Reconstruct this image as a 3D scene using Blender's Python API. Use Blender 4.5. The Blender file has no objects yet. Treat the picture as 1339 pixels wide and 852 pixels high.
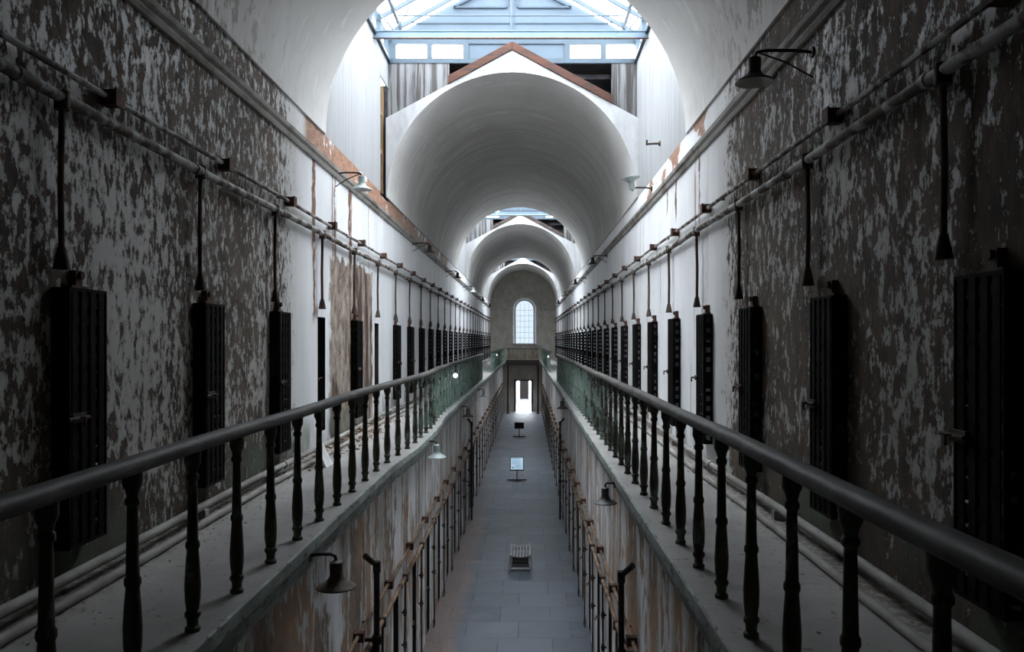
import bpy, math, random
from mathutils import Vector
random.seed(7)
SC = bpy.context.scene
COL = SC.collection
EYE = 5.8                      # eye height above the ground floor; heights "h" are relative to the eye
F = 1050.0                     # focal length in pixels of the 1339 wide frame
XL, XR = -2.96, 2.34           # upper walls
XC = -0.31
LXL, LXR = -1.95, 1.24         # lower walls
BL, BR = -1.81, 1.19           # baluster lines
EL, ER = -1.69, 1.03           # gallery edges
GF = EYE - 1.573               # gallery floor height
SPR = EYE + 3.0                # springing of the vaults
R = 2.62
Y0, YEND = -9.0, 65.0
GAPS = [(11.7, 16.85), (34.0, 38.9), (55.0, 59.0)]

def wl(y):                     # slight inward bulge of the left gallery edge
    def s(a, b):
        t = min(1, max(0, (y - a) / (b - a)))
        return t * t * (3 - 2 * t)
    return 0.10 * s(9.5, 12.5) * (1 - s(14.2, 16.8))

# ------------------------------------------------------------------ mesh builder
class MB:
    def __init__(s):
        s.v, s.f, s.m = [], [], []
    def quad(s, a, b, c, d, m=0):
        i = len(s.v); s.v += [a, b, c, d]; s.f.append((i, i + 1, i + 2, i + 3)); s.m.append(m)
    def tri(s, a, b, c, m=0):
        i = len(s.v); s.v += [a, b, c]; s.f.append((i, i + 1, i + 2)); s.m.append(m)
    def box(s, x0, x1, y0, y1, z0, z1, m=0):
        s.hexa([(x0, y0, z0), (x1, y0, z0), (x1, y1, z0), (x0, y1, z0), (x0, y0, z1), (x1, y0, z1), (x1, y1, z1), (x0, y1, z1)], m)
        return s
    def hexa(s, p, m=0):
        i = len(s.v); s.v += list(p)
        for f in ((0, 3, 2, 1), (4, 5, 6, 7), (0, 1, 5, 4), (1, 2, 6, 5), (2, 3, 7, 6), (3, 0, 4, 7)):
            s.f.append(tuple(i + k for k in f)); s.m.append(m)
        return s
    def beam(s, a, b, w, h, m=0, up=(0, 0, 1)):
        a, b = Vector(a), Vector(b); d = (b - a).normalized(); u = Vector(up)
        if abs(d.dot(u)) > .98: u = Vector((0, 1, 0))
        r = d.cross(u).normalized(); u = r.cross(d).normalized()
        r *= w / 2; u *= h / 2
        s.hexa([tuple(q) for q in (a - r - u, a + r - u, b + r - u, b - r - u, a - r + u, a + r + u, b + r + u, b - r + u)], m)
        return s
    def tube(s, pts, r, n=10, m=0, cap=True):
        pts = [Vector(p) for p in pts]; rs = r if isinstance(r, (list, tuple)) else [r] * len(pts)
        i0 = len(s.v); ref = None
        for k, p in enumerate(pts):
            a = pts[max(0, k - 1)]; b = pts[min(len(pts) - 1, k + 1)]; d = (b - a).normalized()
            if ref is None:
                ref = Vector((0, 0, 1)) if abs(d.z) < .9 else Vector((0, 1, 0))
            x = (ref - d * ref.dot(d)).normalized(); y = d.cross(x); ref = x
            for j in range(n):
                t = 2 * math.pi * j / n
                s.v.append(tuple(p + x * math.cos(t) * rs[k] + y * math.sin(t) * rs[k]))
        for k in range(len(pts) - 1):
            for j in range(n):
                q = (j + 1) % n
                s.f.append((i0 + k * n + j, i0 + k * n + q, i0 + (k + 1) * n + q, i0 + (k + 1) * n + j)); s.m.append(m)
        if cap:
            s.f.append(tuple(i0 + j for j in reversed(range(n)))); s.m.append(m)
            s.f.append(tuple(i0 + (len(pts) - 1) * n + j for j in range(n))); s.m.append(m)
        return s
    def lathe(s, prof, n=16, o=(0, 0, 0), m=0, rot=None):
        i0 = len(s.v)
        for r, z in prof:
            for j in range(n):
                t = 2 * math.pi * j / n
                v = Vector((r * math.cos(t), r * math.sin(t), z))
                if rot is not None: v = rot @ v
                s.v.append(tuple(v + Vector(o)))
        for k in range(len(prof) - 1):
            for j in range(n):
                q = (j + 1) % n
                s.f.append((i0 + k * n + j, i0 + k * n + q, i0 + (k + 1) * n + q, i0 + (k + 1) * n + j)); s.m.append(m)
        s.f.append(tuple(i0 + j for j in reversed(range(n)))); s.m.append(m)
        s.f.append(tuple(i0 + (len(prof) - 1) * n + j for j in range(n))); s.m.append(m)
        return s
    def sweep(s, prof, path, m=0, cap=True):      # prof: (dx,dz) ring, path: points along y
        i0 = len(s.v); n = len(prof)
        for p in path:
            for dx, dz in prof: s.v.append((p[0] + dx, p[1], p[2] + dz))
        for k in range(len(path) - 1):
            for j in range(n):
                q = (j + 1) % n
                s.f.append((i0 + k * n + j, i0 + k * n + q, i0 + (k + 1) * n + q, i0 + (k + 1) * n + j)); s.m.append(m)
        if cap:
            s.f.append(tuple(i0 + j for j in reversed(range(n)))); s.m.append(m)
            s.f.append(tuple(i0 + (len(path) - 1) * n + j for j in range(n))); s.m.append(m)
        return s
    def build(s, name, mats, parent=None, smooth=False, loc=(0, 0, 0), bevel=0):
        me = bpy.data.meshes.new(name); me.from_pydata(s.v, [], s.f)
        for mt in (mats if isinstance(mats, (list, tuple)) else [mats]): me.materials.append(mt)
        me.polygons.foreach_set('material_index', s.m)
        if smooth: me.polygons.foreach_set('use_smooth', [True] * len(s.f))
        me.update()
        if smooth:
            try: me.set_sharp_from_angle(angle=math.radians(38))
            except Exception: pass
        o = bpy.data.objects.new(name, me); COL.objects.link(o); o.location = loc
        if parent is not None: o.parent = parent
        if bevel:
            b = o.modifiers.new('bevel', 'BEVEL'); b.width = bevel; b.segments = 2; b.limit_method = 'ANGLE'
        return o

def tag(o, label, cat, group=None):
    o['label'] = label; o['category'] = cat
    if group: o['group'] = group
    return o
def struct(o):
    o['kind'] = 'structure'; return o
def empty(name, loc=(0, 0, 0), rz=0):
    o = bpy.data.objects.new(name, None); COL.objects.link(o); o.location = loc; o.rotation_euler = (0, 0, rz)
    o.empty_display_size = .1
    return o
def dup(root, loc, rz, label, group=None, cat=None):
    r = root.copy(); COL.objects.link(r); r.location = loc; r.rotation_euler = (0, 0, rz); r['label'] = label
    if group: r['group'] = group
    for ch in [c for c in root.children]:
        c = ch.copy(); COL.objects.link(c); c.parent = r
        for g in list(ch.children):
            d = g.copy(); COL.objects.link(d); d.parent = c
    return r
ORD = ('first second third fourth fifth sixth seventh eighth ninth tenth eleventh twelfth thirteenth fourteenth fifteenth '
       'sixteenth seventeenth eighteenth nineteenth twentieth twenty-first twenty-second twenty-third twenty-fourth '
       'twenty-fifth twenty-sixth twenty-seventh twenty-eighth twenty-ninth thirtieth').split()

# ------------------------------------------------------------------ materials
class G:
    def __init__(s, name):
        s.mat = bpy.data.materials.new(name); s.mat.use_nodes = True
        s.t = s.mat.node_tree; s.n = s.t.nodes; s.n.clear()
        s.out = s.n.new('ShaderNodeOutputMaterial')
        s.geo = s.n.new('ShaderNodeNewGeometry')
        s.pos = s.geo.outputs['Position']
        sp = s.n.new('ShaderNodeSeparateXYZ'); s.L(s.pos, sp.inputs[0])
        s.x, s.y, s.z = sp.outputs
        s.h = s.math('SUBTRACT', s.z, EYE)
    def L(s, a, b):
        if hasattr(a, 'links') or hasattr(a, 'is_output'): s.t.links.new(a, b)
        else:
            if b.type == 'RGBA' and len(a) == 3: a = (*a, 1)
            b.default_value = a
    def math(s, op, a, b=0.0, c=None, clamp=False):
        n = s.n.new('ShaderNodeMath'); n.operation = op; n.use_clamp = clamp
        s.L(a, n.inputs[0]); s.L(b, n.inputs[1])
        if c is not None: s.L(c, n.inputs[2])
        return n.outputs[0]
    def mul(s, *a):
        r = a[0]
        for q in a[1:]: r = s.math('MULTIPLY', r, q)
        return r
    def vec(s, sx, sy, sz):
        n = s.n.new('ShaderNodeVectorMath'); n.operation = 'MULTIPLY'
        s.L(s.pos, n.inputs[0]); n.inputs[1].default_value = (sx, sy, sz); return n.outputs[0]
    def noise(s, scale, st=(1, 1, 1), detail=4, rough=.55, dist=0):
        n = s.n.new('ShaderNodeTexNoise'); s.L(s.vec(*st), n.inputs['Vector'])
        n.inputs['Scale'].default_value = scale; n.inputs['Detail'].default_value = detail
        n.inputs['Roughness'].default_value = rough; n.inputs['Distortion'].default_value = dist
        return n.outputs[0]
    def step(s, v, lo, hi, a=0.0, b=1.0):
        n = s.n.new('ShaderNodeMapRange'); n.interpolation_type = 'SMOOTHSTEP'
        s.L(v, n.inputs[0]); s.L(lo, n.inputs[1]); s.L(hi, n.inputs[2]); n.inputs[3].default_value = a; n.inputs[4].default_value = b
        return n.outputs[0]
    def lin(s, v, lo, hi, a=0.0, b=1.0):
        n = s.n.new('ShaderNodeMapRange'); s.L(v, n.inputs[0]); n.inputs[1].default_value = lo; n.inputs[2].default_value = hi
        n.inputs[3].default_value = a; n.inputs[4].default_value = b
        return n.outputs[0]
    def win(s, v, a, b, e):          # soft window a..b
        return s.mul(s.step(v, a - e, a + e), s.step(v, b - e, b + e, 1.0, 0.0))
    def mix(s, f, a, b):
        n = s.n.new('ShaderNodeMix'); n.data_type = 'RGBA'
        s.L(f, n.inputs[0]); s.L(a, n.inputs[6]); s.L(b, n.inputs[7]); return n.outputs[2]
    def bsdf(s, col, rough=.8, bump=None, bstr=.3, bdist=.01, metal=0.0, spec=.3):
        b = s.n.new('ShaderNodeBsdfPrincipled')
        s.L(col, b.inputs['Base Color']); s.L(rough, b.inputs['Roughness']); b.inputs['Metallic'].default_value = metal
        b.inputs['Specular IOR Level'].default_value = spec
        if bump is not None:
            k = s.n.new('ShaderNodeBump'); k.inputs['Strength'].default_value = bstr; k.inputs['Distance'].default_value = bdist
            s.L(bump, k.inputs['Height']); s.L(k.outputs[0], b.inputs['Normal'])
        s.L(b.outputs[0], s.out.inputs[0]); return s.mat

def wall_mat(name, patch, edge0, edge1, near=.49, far=.655, brown=(.047, .034, .024)):
    """lime-washed plaster, flaking near the camera, its near paint darkened for the dim stretch"""
    g = G(name)
    fine = g.noise(9.5, (1, 1, .6), 10, .72)
    fine2 = g.noise(21, (1, 1, .3), 5, .65)
    fine3 = g.noise(3.5, (1, 1, .6), 6, .65)
    big = g.noise(.75, (1, 1, .7), 3, .5)
    spk = g.noise(24, (1, 1, .6), 5, .72)
    v = g.math('ADD', g.math('ADD', g.math('ADD', g.mul(fine, .48), g.mul(fine2, .10)), g.mul(spk, .22)), g.mul(big, .20))
    th = g.step(g.math('ADD', g.y, g.mul(g.math('SUBTRACT', big, .5), 2.0)), edge0, edge1, near, far)
    lowb = g.step(g.h, -1.35, -.7, .04, 0.0)
    th = g.math('SUBTRACT', th, lowb)
    mask = g.step(v, th, g.math('ADD', th, .018))
    halo = g.step(v, g.math('SUBTRACT', th, .045), g.math('ADD', th, .01))
    tone = g.noise(1.3, (1, 1, .4), 4, .6)
    paint = g.mix(g.lin(tone, .3, .7), (.53, .515, .49), (.38, .365, .34))  # near paint colour lowered to hold the dimness of this stretch
    paint = g.mix(g.mul(halo, .45), paint, (.20, .17, .14))
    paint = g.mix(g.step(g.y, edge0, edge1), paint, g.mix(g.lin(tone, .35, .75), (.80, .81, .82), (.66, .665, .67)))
    under = g.mix(g.lin(g.math('ADD', g.mul(fine2, .4), g.mul(fine3, .6)), .42, .60), brown, tuple(c * 2.6 for c in brown))
    under = g.mix(g.step(g.y, edge1, edge1 + 6), under, (.34, .29, .24))
    col = g.mix(mask, paint, under)
    # vertical rusty runs in the wet, skylit stretch
    runs = g.noise(4.2, (1, 1, .05), 3, .5)
    runm = g.mul(g.step(g.math('ADD', runs, g.mul(g.math('SUBTRACT', fine, .5), .25)), .62, .68), g.win(g.y, 10.6, 17.5, .7))
    col = g.mix(g.mul(runm, .9), col, g.mix(g.lin(fine, .35, .6), (.10, .05, .03), (.34, .20, .12)))
    for (yc, hw, h0, h1) in (((11.15, .07, .3, 2.6), (13.45, .10, .2, 2.6), (12.35, .03, .9, 2.6), (14.6, .05, -.2, 1.2)) if patch else ((10.9, .04, 1.6, 2.6), (12.6, .05, 1.9, 2.6), (13.4, .05, 2.1, 2.7))):
        yy_ = g.math('ADD', g.y, g.mul(g.math('SUBTRACT', g.noise(2.2, (1, 1, 1), 6, .65), .5), .45))
        k_ = g.mul(g.win(yy_, yc - hw, yc + hw, .02), g.win(g.h, h0, h1, .12), g.step(fine, .36, .46))
        col = g.mix(k_, col, g.mix(g.lin(fine2, .38, .6), (.055, .028, .017), (.27, .135, .075)))
    bump = g.math('SUBTRACT', g.mul(fine, .3), g.mul(mask, .7))
    if patch:
        wob = g.mul(g.math('SUBTRACT', g.noise(3, (1, 1, 1), 5, .6), .5), .55)
        yy = g.math('ADD', g.y, wob)
        mm = g.mul(g.win(yy, 12.05, 15.35, .05), g.step(g.math('ADD', g.h, wob), 1.25, 1.3, 1.0, 0.0))
        stone = g.noise(5.5, (1, 1, .8), 8, .7)
        seam = g.noise(2.6, (1, 1, .22), 5, .62)
        sc = g.mix(g.lin(stone, .38, .62), (.15, .10, .072), (.45, .385, .325))
        sc = g.mix(g.step(seam, .52, .58), sc, (.075, .045, .03))
        col = g.mix(mm, col, sc)
        bump = g.math('ADD', bump, g.mul(mm, g.math('SUBTRACT', g.mul(stone, 1.4), 1.2)))
    # bare brickwork in the strip over the string course
    bm = g.noise(2.2, (1, .7, 1), 6, .65)
    y1, y2 = (10.7, 30.0) if patch else (10.2, 15.8)
    band = g.mul(g.step(g.h, 2.60, 2.64), g.win(g.y, y1, y2, .15), g.step(bm, .40 if patch else .50, .46 if patch else .54))
    brick = g.mix(g.lin(g.noise(9, (1, 1, 2), 5, .6), .35, .65), (.20, .095, .06), (.42, .25, .17))
    col = g.mix(band, col, brick)
    # green damp at the foot
    damp = g.mul(g.step(g.h, -1.3, -.95, 1.0, 0.0), g.step(tone, .40, .62))
    col = g.mix(g.mul(damp, .75), col, (.085, .11, .085))
    return g.bsdf(col, g.math('ADD', .50, g.mul(mask, .40)), bump, .8, .02, spec=.38)

def low_wall_mat(name):
    g = G(name)
    fine = g.noise(7, (1, 1, .4), 9, .66)
    runs = g.noise(2.4, (1, 1, .26), 7, .66)
    pan = g.noise(.9, (1, 1, .4), 4, .6)
    v = g.math('ADD', g.math('ADD', g.mul(fine, .34), g.mul(runs, .36)), g.mul(pan, .30))
    th = g.step(g.y, 8, 14, .492, .53)
    mask = g.step(v, th, g.math('ADD', th, .02))
    tone = g.noise(1.6, (1, 1, .3), 4, .6)
    paint = g.mix(g.lin(tone, .36, .62), (.84, .85, .87), (.42, .395, .36))
    hue = g.noise(1.1, (1, 1, .5), 2, .5)
    under = g.mix(g.lin(hue, .42, .56), (.20, .145, .105), (.52, .29, .155))
    under = g.mix(g.lin(g.noise(13, (1, 1, .6), 6, .7), .4, .62), under, (.34, .285, .235))
    dark = g.step(g.noise(3.4, (1, 1, .09), 6, .66), .60, .65)
    col = g.mix(mask, paint, under)
    col = g.mix(g.mul(dark, .85), col, (.10, .065, .045))
    return g.bsdf(col, .85, g.math('SUBTRACT', g.mul(fine, .4), g.mul(mask, .6)), .7, .018, spec=.25)

def vault_mat():
    g = G('vault_plaster')
    ring = g.noise(1.0, (.35, 3.2, .35), 7, .62)
    ring2 = g.noise(2.2, (.5, 2.4, .5), 8, .68)
    tone = g.noise(.8, (1, .5, 1), 4, .6)
    c = g.mix(g.lin(tone, .3, .7), (.66, .65, .625), (.53, .515, .49))
    c = g.mix(g.mul(g.step(ring, .46, .62), g.step(g.y, 17, 21)), c, (.50, .475, .44))
    fl = g.step(ring2, .60, .63)
    c = g.mix(g.mul(fl, g.step(g.h, 3.2, 4.6, .8, .55)), c, (.78, .78, .77))
    fine = g.noise(6, (1, 1, .5), 9, .66)
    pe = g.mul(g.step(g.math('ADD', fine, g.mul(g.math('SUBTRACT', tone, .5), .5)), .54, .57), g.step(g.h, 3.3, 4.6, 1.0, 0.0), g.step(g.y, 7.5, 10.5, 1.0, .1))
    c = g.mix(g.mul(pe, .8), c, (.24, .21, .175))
    c = g.mix(g.mul(g.step(g.math('ADD', g.y, g.mul(tone, 6)), 7, 15, .45, 0.0), g.step(ring2, .35, .6)), c, (.30, .285, .26))  # near staining, deepened to put the dimness towards the camera into the colour
    return g.bsdf(c, .8, g.math('ADD', g.mul(fine, .4), g.mul(ring2, .5)), .35, .015, spec=.3)

def gable_mat():
    g = G('gable_plaster')
    n = g.noise(3, (1, 1, .4), 6, .6)
    c = g.mix(g.lin(n, .35, .7), (.42, .425, .43), (.29, .29, .29))
    return g.bsdf(c, .8, n, .2, .01)

def board_mat(name, grey):
    g = G(name)
    # vertical boards along x and y, about 11 cm wide
    s = g.math('ADD', g.x, g.y)
    fr = g.math('FRACT', g.math('DIVIDE', s, .115))
    groove = g.math('LESS_THAN', fr, .10)
    idx = g.math('FLOOR', g.math('DIVIDE', s, .115))
    wn = g.n.new('ShaderNodeTexWhiteNoise'); wn.noise_dimensions = '1D'; g.L(idx, wn.inputs['W'])
    grain = g.noise(5, (3, 3, .12), 6, .6)
    if grey:
        c = g.mix(g.step(g.math('ADD', grain, g.mul(wn.outputs[0], .18)), .50, .66), (.17, .172, .175), (.05, .046, .044))
    else:
        c = g.mix(g.step(grain, .52, .70), (.31, .315, .32), (.20, .20, .20))
        c = g.mix(g.mul(wn.outputs[0], .25), c, (.23, .23, .23))
    c = g.mix(g.mul(groove, .7), c, (.11, .108, .105))
    return g.bsdf(c, .75, g.math('SUBTRACT', g.mul(grain, .2), groove), .6, .01)

def simple(name, c1, c2, scale=8, rough=.7, metal=0.0, st=(1, 1, 1), lo=.38, hi=.62, bstr=.25, spec=.3, bdist=.006):
    g = G(name)
    n = g.noise(scale, st, 6, .6)
    return g.bsdf(g.mix(g.step(n, lo, hi), c1, c2), rough, n, bstr, bdist, metal, spec)

def floor_mat():
    g = G('flagstones')
    b = g.n.new('ShaderNodeTexBrick'); 
    mp = g.n.new('ShaderNodeCombineXYZ'); g.L(g.math('ADD', g.x, .17), mp.inputs[0]); g.L(g.y, mp.inputs[1])
    g.L(mp.outputs[0], b.inputs['Vector'])
    b.offset = .37; b.inputs['Scale'].default_value = 1; b.inputs['Brick Width'].default_value = 1.05; b.inputs['Row Height'].default_value = .92
    b.inputs['Mortar Size'].default_value = .012; b.inputs['Mortar Smooth'].default_value = .3; b.inputs['Bias'].default_value = 0
    b.inputs['Color1'].default_value = (.112, .132, .158, 1); b.inputs['Color2'].default_value = (.074, .086, .104, 1); b.inputs['Mortar'].default_value = (.045, .045, .047, 1)
    n = g.noise(1.2, (1, 1, 1), 6, .6); f = g.noise(14, (1, 1, 1), 5, .6)
    c = g.mix(g.step(n, .45, .7), b.outputs[0], (.135, .147, .163))
    dust = g.mul(g.step(g.math('ADD', g.x, g.mul(g.math('SUBTRACT', n, .5), .9)), -1.55, -1.25, 1.0, 0.0), g.step(f, .35, .6), g.step(g.y, 24, 30, 1.0, .25))
    c = g.mix(g.mul(dust, .6), c, (.27, .155, .10))
    return g.bsdf(c, g.lin(n, .3, .7, .42, .62), g.math('SUBTRACT', g.mul(f, .25), b.outputs['Fac']), .35, .008, spec=.4)

def gallery_mat():
    g = G('gallery_stone')
    n = g.noise(1.5, (1, 1, 1), 6, .6); f = g.noise(16, (1, 1, 1), 6, .65)
    c = g.mix(g.lin(n, .3, .7), (.36, .35, .335), (.25, .245, .235))
    c = g.mix(g.step(f, .60, .68), c, (.16, .14, .12))
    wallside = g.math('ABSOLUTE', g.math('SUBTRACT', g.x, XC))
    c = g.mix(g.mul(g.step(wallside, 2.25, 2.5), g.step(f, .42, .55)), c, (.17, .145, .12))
    return g.bsdf(c, .75, f, .4, .01)

def fascia_mat():
    g = G('fascia_stone')
    n = g.noise(3, (1, .6, 1), 7, .65); f = g.noise(20, (1, .4, 1), 5, .6)
    c = g.mix(g.step(n, .40, .62), (.38, .42, .40), (.22, .245, .225))
    c = g.mix(g.step(f, .56, .66), c, (.10, .10, .085))
    return g.bsdf(c, .75, g.math('ADD', n, g.mul(f, .6)), .5, .012)

def baluster_mat():
    g = G('flaking_green_iron_near_shade')
    n = g.noise(9, (1, 1, .5), 7, .65)
    big = g.noise(.35, (1, 1, 1), 2, .5)
    near_shade = g.step(g.math('ADD', g.y, g.mul(g.math('SUBTRACT', big, .5), 6)), 8, 19, -.10, .13)  # green cut back towards the camera, putting the backlit dark into the colour
    m = g.step(g.math('ADD', n, near_shade), .47, .55)
    green = g.mix(g.lin(g.noise(4, (1, 1, 1), 3, .6), .35, .65), (.10, .155, .13), (.19, .25, .215))
    c = g.mix(m, g.mix(g.lin(n, .3, .6), (.030, .028, .022), (.075, .07, .05)), green)
    return g.bsdf(c, .6, n, .4, .006, spec=.35)

def glass_mat(name, tint, gloss=.06):
    g = G(name)
    t = g.n.new('ShaderNodeBsdfTransparent'); t.inputs[0].default_value = (*tint, 1)
    gl = g.n.new('ShaderNodeBsdfGlossy'); gl.inputs['Roughness'].default_value = .12
    mx = g.n.new('ShaderNodeMixShader'); mx.inputs[0].default_value = gloss
    g.L(t.outputs[0], mx.inputs[1]); g.L(gl.outputs[0], mx.inputs[2]); g.L(mx.outputs[0], g.out.inputs[0])
    return g.mat

M = {}
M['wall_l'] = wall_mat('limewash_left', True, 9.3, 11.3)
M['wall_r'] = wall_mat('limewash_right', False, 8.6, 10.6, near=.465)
M['low'] = low_wall_mat('limewash_ground_floor')
M['vault'] = vault_mat()
M['gable'] = gable_mat()
M['boards'] = board_mat('white_boards', False)
M['greyboards'] = board_mat('weathered_boards', True)
M['floor'] = floor_mat()
M['gallery'] = gallery_mat()
M['fascia'] = fascia_mat()
M['bal'] = baluster_mat()
M['rail'] = simple('worn_rail_paint', (.05, .047, .043), (.12, .112, .10), 6, .62, 0, (1, .3, 1), .4, .66, .15)
M['iron'] = simple('black_iron', (.012, .011, .010), (.035, .026, .02), 12, .65, 0, bstr=.3)
M['gate'] = simple('gate_iron', (.0025, .0025, .0025), (.008, .006, .0055), 14, .8, 0, spec=.08)
M['pipe'] = simple('painted_pipe', (.33, .325, .31), (.085, .065, .05), 7, .75, 0, (1, .6, .6), .44, .56)
M['floorpipe'] = simple('pale_floor_pipe', (.36, .35, .33), (.23, .215, .195), 5, .75, 0, (1, .4, 1))
M['darkpipe'] = simple('rusty_pipe', (.035, .027, .022), (.085, .056, .04), 8, .75, 0, (1, 1, .5))
M['box'] = simple('rusted_box', (.05, .03, .022), (.13, .06, .04), 10, .8)
M['string'] = simple('string_course', (.33, .315, .29), (.15, .13, .11), 4, .75, 0, (1, .35, 1), .42, .66)
M['blue'] = simple('pale_blue_paint', (.072, .100, .130), (.066, .092, .120), 2, .5, 0, bstr=.03)
M['bluedark'] = simple('blue_steel', (.052, .076, .099), (.047, .068, .089), 3, .5, 0, bstr=.05)
M['trussblue'] = simple('lightened_truss_blue', (.15, .215, .275), (.13, .19, .245), 3, .5, 0, bstr=.03)  # skylight blue lightened to make up for the beam's unlit face
M['timber'] = simple('red_brown_timber', (.075, .030, .019), (.032, .021, .018), 5, .8, 0, (.35, 1, 2), .4, .65)
M['oldtimber'] = simple('blackened_timber', (.06, .042, .036), (.03, .024, .022), 5, .85, 0, (.35, 1, 2))
M['lowpipe'] = simple('rust_stained_pipe', (.27, .18, .12), (.10, .065, .045), 6, .8, 0, (1, .5, .5), .42, .6)
M['stud'] = simple('raw_stud_timber', (.28, .19, .10), (.19, .125, .065), 5, .75, 0, (3, 3, .3))
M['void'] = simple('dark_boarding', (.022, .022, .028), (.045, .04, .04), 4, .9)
M['celldark'] = simple('cell_gloom_plaster', (.03, .028, .026), (.018, .016, .015), 4, .9)  # near-black colour stands in for the unlit depth of the cells
M['glass'] = glass_mat('roof_glass', (.95, .96, .97), .04)
M['endglass'] = glass_mat('dirty_window_glass', (.050, .056, .060), .05)
M['white'] = simple('white_frame_paint', (.74, .75, .75), (.60, .60, .60), 6, .6)
M['enamel'] = simple('pale_enamel', (.42, .50, .50), (.28, .33, .33), 9, .4, 0)
M['rustshade'] = simple('rusty_shade', (.15, .12, .095), (.075, .055, .042), 10, .6, 0)
M['greyshade'] = simple('grey_shade', (.16, .175, .18), (.10, .105, .105), 10, .5, 0)
M['underside'] = simple('shade_lining', (.50, .49, .46), (.40, .39, .37), 9, .5, 0)
M['benchwood'] = simple('silvered_slats', (.34, .345, .35), (.24, .245, .25), 8, .7, 0, (3, .3, 1))
M['benchframe'] = simple('bench_frame', (.26, .26, .255), (.17, .168, .165), 8, .7)
M['panel'] = simple('sign_panel', (.42, .70, .92), (.40, .68, .90), 3, .14, 0, bstr=.0, spec=.14)
M['signink'] = simple('sign_ink', (.20, .32, .42), (.18, .28, .38), 3, .5, 0, bstr=.02)
M['rubble'] = simple('fallen_plaster', (.45, .38, .31), (.24, .15, .10), 12, .9)
M['yard'] = simple('sunlit_yard', (.22, .225, .24), (.15, .155, .17), 3, .9)
M['endwall'] = simple('end_wall_plaster', (.36, .335, .30), (.26, .24, .21), 2.2, .85, 0, (1, 1, .7), .35, .7)

# ------------------------------------------------------------------ room shell
UD_W, UD_B, UD_T = .43, EYE - 1.31, EYE + .33           # upper cell doorways
LD_W, LD_B, LD_T = .46, 0.02, EYE - 3.78                # lower cell doorways
upl = [5.21 + 2.12 * n for n in range(28)]
upr = [3.96 + 2.12 * n for n in range(29)]
lowys = [10.0 + 1.95 * n for n in range(-3, 28)]

def wall(name, X, side, z0, z1, doors, w, b, t, mat, depth=.5, ya=Y0, yb=YEND, jamb=1):
    """side +1: the room is on the +x side of the wall"""
    mb = MB()
    def q(y0, y1, za, zb):
        p = [(X, y0, za), (X, y1, za), (X, y1, zb), (X, y0, zb)]
        if side < 0: p.reverse()
        mb.quad(*p)
    c = ya
    for d in doors:
        a, e = d - w / 2, d + w / 2
        q(c, a, z0, z1)
        if b > z0: q(a, e, z0, b)
        q(a, e, t, z1)
        xb = X - side * depth
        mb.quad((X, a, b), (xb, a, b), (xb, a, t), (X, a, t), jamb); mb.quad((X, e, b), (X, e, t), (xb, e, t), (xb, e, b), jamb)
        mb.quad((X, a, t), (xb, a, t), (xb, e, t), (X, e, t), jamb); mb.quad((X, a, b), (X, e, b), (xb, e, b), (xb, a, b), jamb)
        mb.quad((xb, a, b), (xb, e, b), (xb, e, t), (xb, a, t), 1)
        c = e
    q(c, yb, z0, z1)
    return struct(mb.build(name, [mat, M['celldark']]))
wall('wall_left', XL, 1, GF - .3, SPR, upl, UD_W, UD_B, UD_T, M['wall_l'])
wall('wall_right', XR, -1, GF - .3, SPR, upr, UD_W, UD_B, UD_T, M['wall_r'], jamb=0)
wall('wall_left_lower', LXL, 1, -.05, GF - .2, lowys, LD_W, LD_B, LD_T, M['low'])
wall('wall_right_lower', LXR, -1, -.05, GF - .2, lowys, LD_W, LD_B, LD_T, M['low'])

mb = MB(); mb.quad((LXL - .6, Y0, 0), (LXR + .6, Y0, 0), (LXR + .6, YEND, 0), (LXL - .6, YEND, 0))
struct(mb.build('floor', M['floor']))
mb = MB(); mb.quad((XL, Y0, -.05), (XL, Y0, SPR + R + .2), (XR, Y0, SPR + R + .2), (XR, Y0, -.05))
struct(mb.build('wall_back', M['low']))

# galleries: walking slab with a moulded stone edge
ys = [Y0 + .75 * k for k in range(int((YEND - Y0) / .75) + 1)]
if ys[-1] < YEND: ys.append(YEND)
def gallery(name, tname, E, X, LX, s):
    top, fas = MB(), MB()
    prof = [(0, -.012), (0.012, -.0), (0.012, -.085), (-.015, -.10), (-.03, -.125), (-.045, -.20), (-.06, -.235), (-.06, -.262)]
    rows = []
    for y in ys:
        wb = wl(y) if s > 0 else 0.0
        rows.append((y, E + s * wb))
    for (ya, ea), (yb, eb) in zip(rows, rows[1:]):
        p = [(X - s * .02, ya, GF), (ea - s * .30, ya, GF), (eb - s * .30, yb, GF), (X - s * .02, yb, GF)]
        top.quad(*(p if s > 0 else p[::-1]))
        p = [(ea - s * .30, ya, GF), (ea - s * .012, ya, GF), (eb - s * .012, yb, GF), (eb - s * .30, yb, GF)]
        top.quad(*(p if s > 0 else p[::-1]))
        for (d0, z0), (d1, z1) in zip(prof, prof[1:]):
            p = [(ea + s * d0, ya, GF + z0), (ea + s * d1, ya, GF + z1), (eb + s * d1, yb, GF + z1), (eb + s * d0, yb, GF + z0)]
            fas.quad(*(p if s > 0 else p[::-1]))
        p = [(ea - s * .012, ya, GF), (ea, ya, GF - .012), (eb, yb, GF - .012), (eb - s * .012, yb, GF)]
        fas.quad(*(p if s > 0 else p[::-1]))
        zz = GF - .262
        p = [(ea - s * .06, ya, zz), (LX - s * .05, ya, zz), (LX - s * .05, yb, zz), (eb - s * .06, yb, zz)]
        fas.quad(*(p if s > 0 else p[::-1]))
    struct(top.build(name, M['gallery'])); struct(fas.build(tname, M['fascia'], smooth=True))
gallery('floor_left_gallery', 'trim_1', EL, XL, LXL, 1)
gallery('floor_right_gallery', 'trim_2', ER, XR, LXR, -1)

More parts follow.
